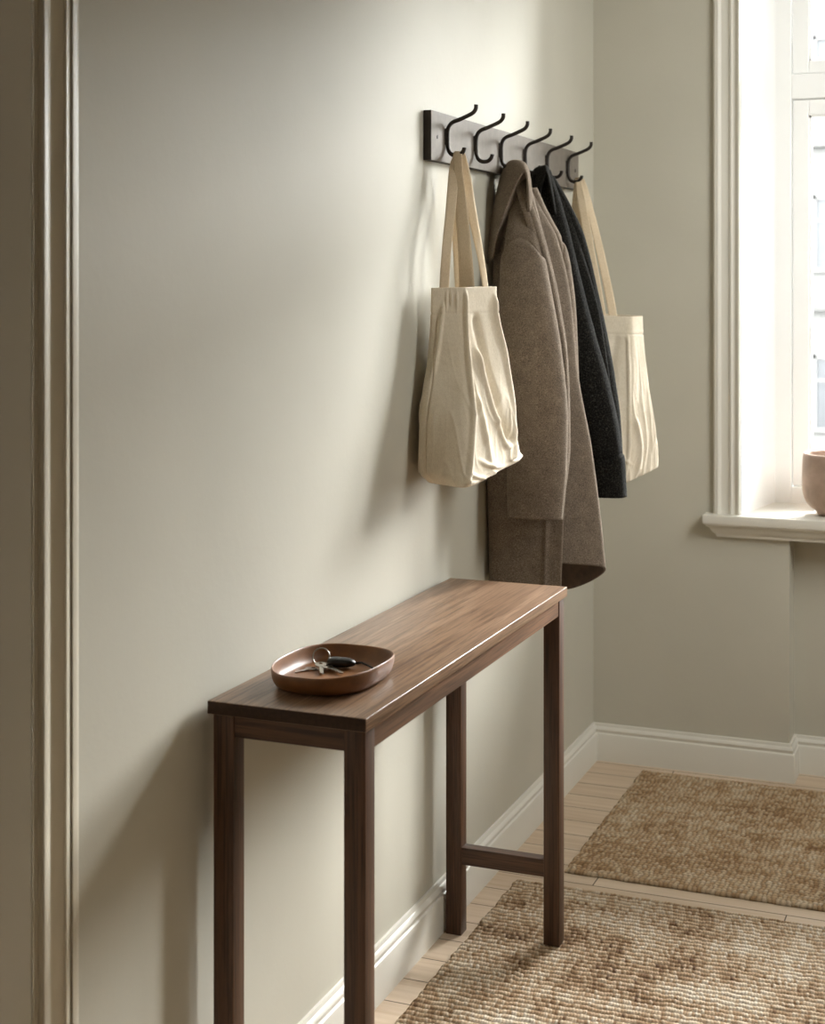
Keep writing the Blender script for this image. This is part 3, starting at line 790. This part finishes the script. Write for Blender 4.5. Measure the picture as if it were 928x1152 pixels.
so = o.modifiers.new('t', 'SOLIDIFY'); so.thickness = .004; so.offset = 0

# --- black coat on the fourth hook
kc = thing('short_coat', 'black charcoal wool coat hanging between the brown coat and the far tote', 'coat', (.13, 3.88, .97))
kb = [
    lv(0.00, 1.825, [(.088, 3.868), (.066, 3.856), (.044, 3.860), (.032, 3.881), (.044, 3.900), (.066, 3.906), (.090, 3.900), (.086, 3.885)]),
    lv(0.08, 1.770, [(.105, 3.850), (.070, 3.856), (.030, 3.860), (.022, 3.881), (.032, 3.920), (.075, 3.928), (.122, 3.908), (.110, 3.880)]),
    lv(0.22, 1.650, [(.130, 3.858), (.075, 3.850), (.024, 3.852), (.016, 3.881), (.026, 3.950), (.100, 3.960), (.165, 3.912), (.140, 3.870)]),
    lv(0.50, 1.420, [(.190, 3.862), (.090, 3.850), (.016, 3.850), (.012, 3.885), (.020, 3.980), (.130, 3.985), (.225, 3.925), (.190, 3.885)]),
    lv(1.00, 1.010, [(.205, 3.860), (.100, 3.848), (.014, 3.850), (.010, 3.890), (.018, 3.985), (.140, 3.995), (.275, 3.940), (.200, 3.885)])]
sheet('coat_body', kb, kc, M['black'], wob=.006, seed=31)
KY = 3.862
ks = [sl(609, 617, 192, 3.868, .010, 0.0), sl(604, 628, 225, 3.866, .018, .07), sl(602, 638, 260, 3.864, .025, .15), sl(606, 650, 310, 3.862, .030, .27), sl(617, 667, 375, KY, .033, .43), sl(634, 683, 430, KY, .034, .58), sl(648, 694, 480, KY, .033, .74), sl(657, 699, 515, KY, .032, .86), sl(662, 701.5, 557, KY, .030, 1.0)]
def cuff(s, v): return .004 / (1 + np.exp(-(v - (.87 - .03 * np.cos(2 * np.pi * s))) / .003)) - .005 * np.exp(-((v - (.868 - .03 * np.cos(2 * np.pi * s))) / .005) ** 2)
sheet('sleeve', ks, kc, M['black'], n=110, R=160, wob=.006, seed=13, closed=True, extra=cuff)
kf = [sl(612, 622, 200, 3.900, .010, 0.0), sl(614, 640, 232, 3.915, .020, .07), sl(620, 656, 268, 3.930, .028, .15), sl(628, 670, 325, 3.955, .032, .28), sl(642, 681, 375, 3.96, .032, .42), sl(655, 690, 425, 3.96, .032, .58), sl(662, 696, 470, 3.96, .03, .74), sl(668, 700, 545, 3.96, .028, 1.0)]
sheet('sleeve', kf, kc, M['black'], n=110, R=150, wob=.005, seed=17, closed=True)
Oc = [(594, 240), (596, 215), (597.5, 198), (602, 190), (609, 187.5), (615, 187.5), (619, 195), (623, 215), (628, 240)]
Ic = [(603, 240), (606, 218), (609, 205), (611.5, 198), (613, 194), (614.5, 192.5), (616.5, 198), (620, 216), (625, 242)]
rows = []
for (ox, oy), (ix, iy) in zip(Oc, Ic):
    o = np.array(at(ox, oy, 3.900)); i = np.array(at(ix, iy, 3.838)); q = (o + i) / 2
    c = np.array((.07, 3.87, 1.72)); out = q - c; out[1] = 0; out /= np.linalg.norm(out)
    m = q + out * .006 + np.array((0, -.006, 0)); r1 = i + np.array((0, .004, 0)) - out * .005; r2 = i + np.array((0, .035, 0)) - out * .008
    rows.append([o + np.array((0, .02, 0)) - out * .008, o, m, i, r1, r2])
rows = np.array(rows)
fine = np.stack([catmull(rows[:, j], 90) for j in range(6)], 1)
fine = np.stack([catmull(fine[k], 36) for k in range(90)])
o = pd_obj('collar', fine.reshape(-1, 3), grid_faces(90, 36), M['black'], kc)
so = o.modifiers.new('t', 'SOLIDIFY'); so.thickness = .004; so.offset = 0

# ------------------------------------------------------------------ rugs
def smooth_noise(nx, ny, cx, cy, rg):
    g = rg.uniform(0, 1, (cy + 2, cx + 2))
    x = np.linspace(0, cx, nx); y = np.linspace(0, cy, ny)
    xi = x.astype(int); yi = y.astype(int); fx = x - xi; fy = y - yi
    fx = fx * fx * (3 - 2 * fx); fy = (fy * fy * (3 - 2 * fy))[:, None]
    a = g[np.ix_(yi, xi)]; b = g[np.ix_(yi, xi + 1)]; c = g[np.ix_(yi + 1, xi)]; d = g[np.ix_(yi + 1, xi + 1)]
    return (a * (1 - fx) + b * fx) * (1 - fy) + (c * (1 - fx) + d * fx) * fy

def rug(name, label, x0, x1, y0, y1, row, knot, th, amp, seed, pal, offset=True, wav=.0022):
    rg = np.random.default_rng(seed)
    dx, dy = knot / 4.0, row / 6.0
    nx, ny = int((x1 - x0) / dx), int((y1 - y0) / dy)
    X, Y = np.meshgrid(np.linspace(x0, x1, nx), np.linspace(y0, y1, ny))
    n1 = smooth_noise(nx, ny, 14, 14, rg); n2 = smooth_noise(nx, ny, 90, 40, rg); n3 = smooth_noise(nx, ny, 60, 60, rg)
    u = (Y - y0) / row + (n1 - .5) * .25 + (n2 - .5) * .25
    ri = np.floor(u).astype(int); ru = u - ri
    rowphase = rg.uniform(0, 1, 4000)[np.clip(ri + 5, 0, 3999)] if offset else (n3 - .5) * .5
    w = (X - x0) / knot + (ru * .7 if offset else 0) + rowphase + (n3 - .5) * (1.0 if offset else .25)
    ki = np.floor(w).astype(int); kw = w - ki
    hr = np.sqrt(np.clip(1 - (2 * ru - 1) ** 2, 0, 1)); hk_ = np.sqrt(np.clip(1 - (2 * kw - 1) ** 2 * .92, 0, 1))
    tab = rg.uniform(0, 1, (701, 701)); kr = tab[(ri * 7 + 13) % 701, (ki * 3 + ri * 11) % 701]
    ga, gb = (hr, hk_) if offset else (hk_, hr)
    H = th - amp + amp * ga * ((.55 + .45 * gb) if offset else (.3 + .7 * gb)) * (.88 + .24 * kr) + (n1 - .5) * .002
    # edge drop and slightly wavy outline
    ed = np.minimum(np.minimum(X - x0, x1 - X), np.minimum(Y - y0, y1 - Y)); H = H * np.clip(.25 + ed / .008, 0, 1) ** .5
    wx = (smooth_noise(ny, 1, 60, 1, rg)[0] - .5) * wav * 2; wy = (smooth_noise(nx, 1, 60, 1, rg)[0] - .5) * wav * 2
    Xo = X + wx[:, None] * np.clip(1 - (X - x0) / .1, 0, 1) * 1.5; Yo = Y + wy[None, :]
    V = np.stack([Xo, Yo, np.maximum(H, .002)], -1)
    cols = np.array([lin(c)[:3] for c in pal])
    streak = smooth_noise(nx, ny, 5, int((y1 - y0) / .05), rg) * .5 + smooth_noise(nx, ny, 22, 9, rg) * .5
    kr2 = tab[(ri * 5 + 101) % 701, (ki * 7 + ri * 3 + 29) % 701]
    q = np.clip(.57 + .55 * (kr - .5) - (.2 * (kr2 < .08) if offset else 0) + (.75 if offset else .5) * (streak - .5), 0, .999) * (len(pal) - 1)
    i0 = q.astype(int); f = (q - i0)[..., None]; c = cols[i0] * (1 - f) + cols[np.minimum(i0 + 1, len(pal) - 1)] * f
    c = c * (.26 + .74 * (ga ** 1.6 * (.4 + .6 * gb)) if offset else .22 + .78 * (ga ** 1.3 * (.35 + .65 * gb)))[..., None]  # shade in the gaps between knots painted into the colour
    # mesh: top grid plus a skirt down to the floor
    me = bpy.data.meshes.new(name)
    idx = np.arange(nx * ny).reshape(ny, nx)
    F = np.stack([idx[:-1, :-1], idx[:-1, 1:], idx[1:, 1:], idx[1:, :-1]], -1).reshape(-1, 4)
    border = np.concatenate([idx[0, :], idx[1:, -1], idx[-1, -2::-1], idx[-2:0:-1, 0]])
    bv = V.reshape(-1, 3)[border].copy(); bv[:, 2] = .0005
    nb = len(border); b0 = nx * ny; bi = b0 + np.arange(nb)
    F2 = np.stack([border, bi, np.roll(bi, -1), np.roll(border, -1)], -1)
    allv = np.concatenate([V.reshape(-1, 3), bv]).astype(np.float32); allf = np.concatenate([F, F2]).astype(np.int32)
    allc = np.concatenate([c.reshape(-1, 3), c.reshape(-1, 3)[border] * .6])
    me.vertices.add(len(allv)); me.vertices.foreach_set('co', allv.ravel())
    me.loops.add(allf.size); me.loops.foreach_set('vertex_index', allf.ravel())
    me.polygons.add(len(allf)); me.polygons.foreach_set('loop_start', np.arange(0, allf.size, 4, dtype=np.int32))
    me.polygons.foreach_set('use_smooth', np.ones(len(allf), dtype=bool))
    me.update(calc_edges=True)
    at_ = me.color_attributes.new('knot', 'FLOAT_COLOR', 'POINT')
    at_.data.foreach_set('color', np.concatenate([allc, np.ones((len(allc), 1))], 1).astype(np.float32).ravel())
    me.validate()
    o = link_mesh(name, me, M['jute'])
    return tag(o, label, 'rug', 'jute rugs on the floor')

pal = ['#6c4f38', '#957757', '#b99c7c', '#d2ba9c', '#e1cfb5', '#ede0cc']
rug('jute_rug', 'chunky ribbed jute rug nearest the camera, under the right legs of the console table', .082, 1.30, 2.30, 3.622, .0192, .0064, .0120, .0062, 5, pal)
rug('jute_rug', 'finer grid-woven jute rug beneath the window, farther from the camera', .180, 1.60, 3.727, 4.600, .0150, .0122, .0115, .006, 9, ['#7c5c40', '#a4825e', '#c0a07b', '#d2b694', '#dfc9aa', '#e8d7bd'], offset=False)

# ------------------------------------------------------------------ pot on the sill
pc = at(943, 577, 4.775); pcx = pc[0]
pr = [(0.0, 0), (.060, 0), (.064, .002), (.064, .010), (.070, .014), (.086, .024), (.100, .042), (.108, .066), (.110, .095), (.109, .140), (.107, .180), (.105, .189), (.101, .192), (.097, .189), (.096, .180), (.097, .155), (0, .152)]
vs = []; N = 72
for r_, z in pr:
    for k in range(N):
        a = 2 * math.pi * k / N; rr = max(r_, .0005)
        vs.append((pcx + rr * math.cos(a), 4.775 + rr * math.sin(a), SILL + .0005 + z))
pot = pd_obj('planter_pot', vs, grid_faces(len(pr), N, True), M['pot'])
tag(pot, 'pinkish beige stoneware pot standing on the white window sill', 'pot')
sb = pot.modifiers.new('s', 'SUBSURF'); sb.levels = sb.render_levels = 1

# ------------------------------------------------------------------ light
wd = bpy.data.worlds.new('overcast sky'); scene.world = wd; wd.use_nodes = True
nt = wd.node_tree; nt.nodes.clear()
ow = nt.nodes.new('ShaderNodeOutputWorld'); bg = nt.nodes.new('ShaderNodeBackground'); tc = nt.nodes.new('ShaderNodeTexCoord'); sp_ = nt.nodes.new('ShaderNodeSeparateXYZ')
rp = nt.nodes.new('ShaderNodeValToRGB'); e = rp.color_ramp.elements
e[0].position = 0.0; e[0].color = (.585, .60, .595, 1); e[1].position = .7; e[1].color = (.97, .985, .975, 1)
nt.links.new(tc.outputs['Generated'], sp_.inputs[0]); nt.links.new(sp_.outputs['Z'], rp.inputs['Fac'])
# soft brighter patch of cloud where the sun stands behind the overcast
vm = nt.nodes.new('ShaderNodeVectorMath'); vm.operation = 'DOT_PRODUCT'
sd = Vector((.36, .86, .42)).normalized(); vm.inputs[1].default_value = sd
nt.links.new(tc.outputs['Generated'], vm.inputs[0])
mr = nt.nodes.new('ShaderNodeMapRange'); mr.interpolation_type = 'SMOOTHSTEP'
mr.inputs['From Min'].default_value = math.cos(math.radians(30)); mr.inputs['From Max'].default_value = math.cos(math.radians(6)); mr.inputs['To Min'].default_value = 1.0; mr.inputs['To Max'].default_value = 3.5
nt.links.new(vm.outputs['Value'], mr.inputs['Value'])
ml = nt.nodes.new('ShaderNodeMath'); ml.operation = 'MULTIPLY'; ml.inputs[1].default_value = 32.0
nt.links.new(mr.outputs['Result'], ml.inputs[0]); nt.links.new(ml.outputs[0], bg.inputs['Strength'])
nt.links.new(rp.outputs['Color'], bg.inputs['Color']); nt.links.new(bg.outputs[0], ow.inputs[0])

la = bpy.data.lights.new('window portal', 'AREA'); la.shape = 'RECTANGLE'; la.size = mx_(.52) - .52; la.size_y = WT - .8
la.cycles.is_portal = True
lo = bpy.data.objects.new('window_portal', la); COL.objects.link(lo); lo.location = (XM, 5.12, (WT + .8) / 2); lo.rotation_euler = (-math.pi / 2, 0, 0)
# added dim fill from behind the camera, no actual source there
lb = bpy.data.lights.new('added rear fill', 'AREA'); lb.shape = 'RECTANGLE'; lb.size = 1.0; lb.size_y = 1.0; lb.energy = 2.2; lb.color = (1.0, .92, .80)
lh = bpy.data.objects.new('added_rear_fill', lb); COL.objects.link(lh); lh.location = (1.7, -.6, 2.5)
lh.rotation_euler = (Vector((0, 1.7, 1.1)) - lh.location).to_track_quat('-Z', 'Y').to_euler()
# added soft side fill lifting the far corner, stands for no real fixture
lc = bpy.data.lights.new('added side fill', 'AREA'); lc.shape = 'RECTANGLE'; lc.size = 1.3; lc.size_y = 1.3; lc.energy = 23.0; lc.spread = math.radians(120); lc.color = (.985, 1.0, .97)
lf = bpy.data.objects.new('added_side_fill', lc); COL.objects.link(lf); lf.location = (2.2, 3.5, 2.3)
lf.rotation_euler = (Vector((.75, 4.75, 1.3)) - lf.location).to_track_quat('-Z', 'Y').to_euler()

# ------------------------------------------------------------------ camera
cd = bpy.data.cameras.new('camera'); cam = bpy.data.objects.new('camera', cd); COL.objects.link(cam)
cam.location = (CAMX, 0, CAMZ); cam.rotation_euler = (math.pi / 2, 0, YAW)
cd.sensor_fit = 'HORIZONTAL'; cd.sensor_width = 36.0; cd.lens = FPX / 928 * 36.0
cd.shift_y = -(576 - HOR) / 928.0
cd.clip_end = 200
cd.dof.use_dof = True; cd.dof.focus_distance = 3.2; cd.dof.aperture_fstop = 7.0
scene.camera = cam
scene.view_settings.view_transform = 'Standard'
scene.view_settings.look = 'None'
scene.view_settings.exposure = 0.47
scene.cycles.max_bounces = 10; scene.cycles.diffuse_bounces = 6; scene.cycles.transparent_max_bounces = 12
scene.cycles.sample_clamp_indirect = 8.0
scene.cycles.use_denoising = True
for o in bpy.data.objects:
    if '_o' in o: del o['_o']
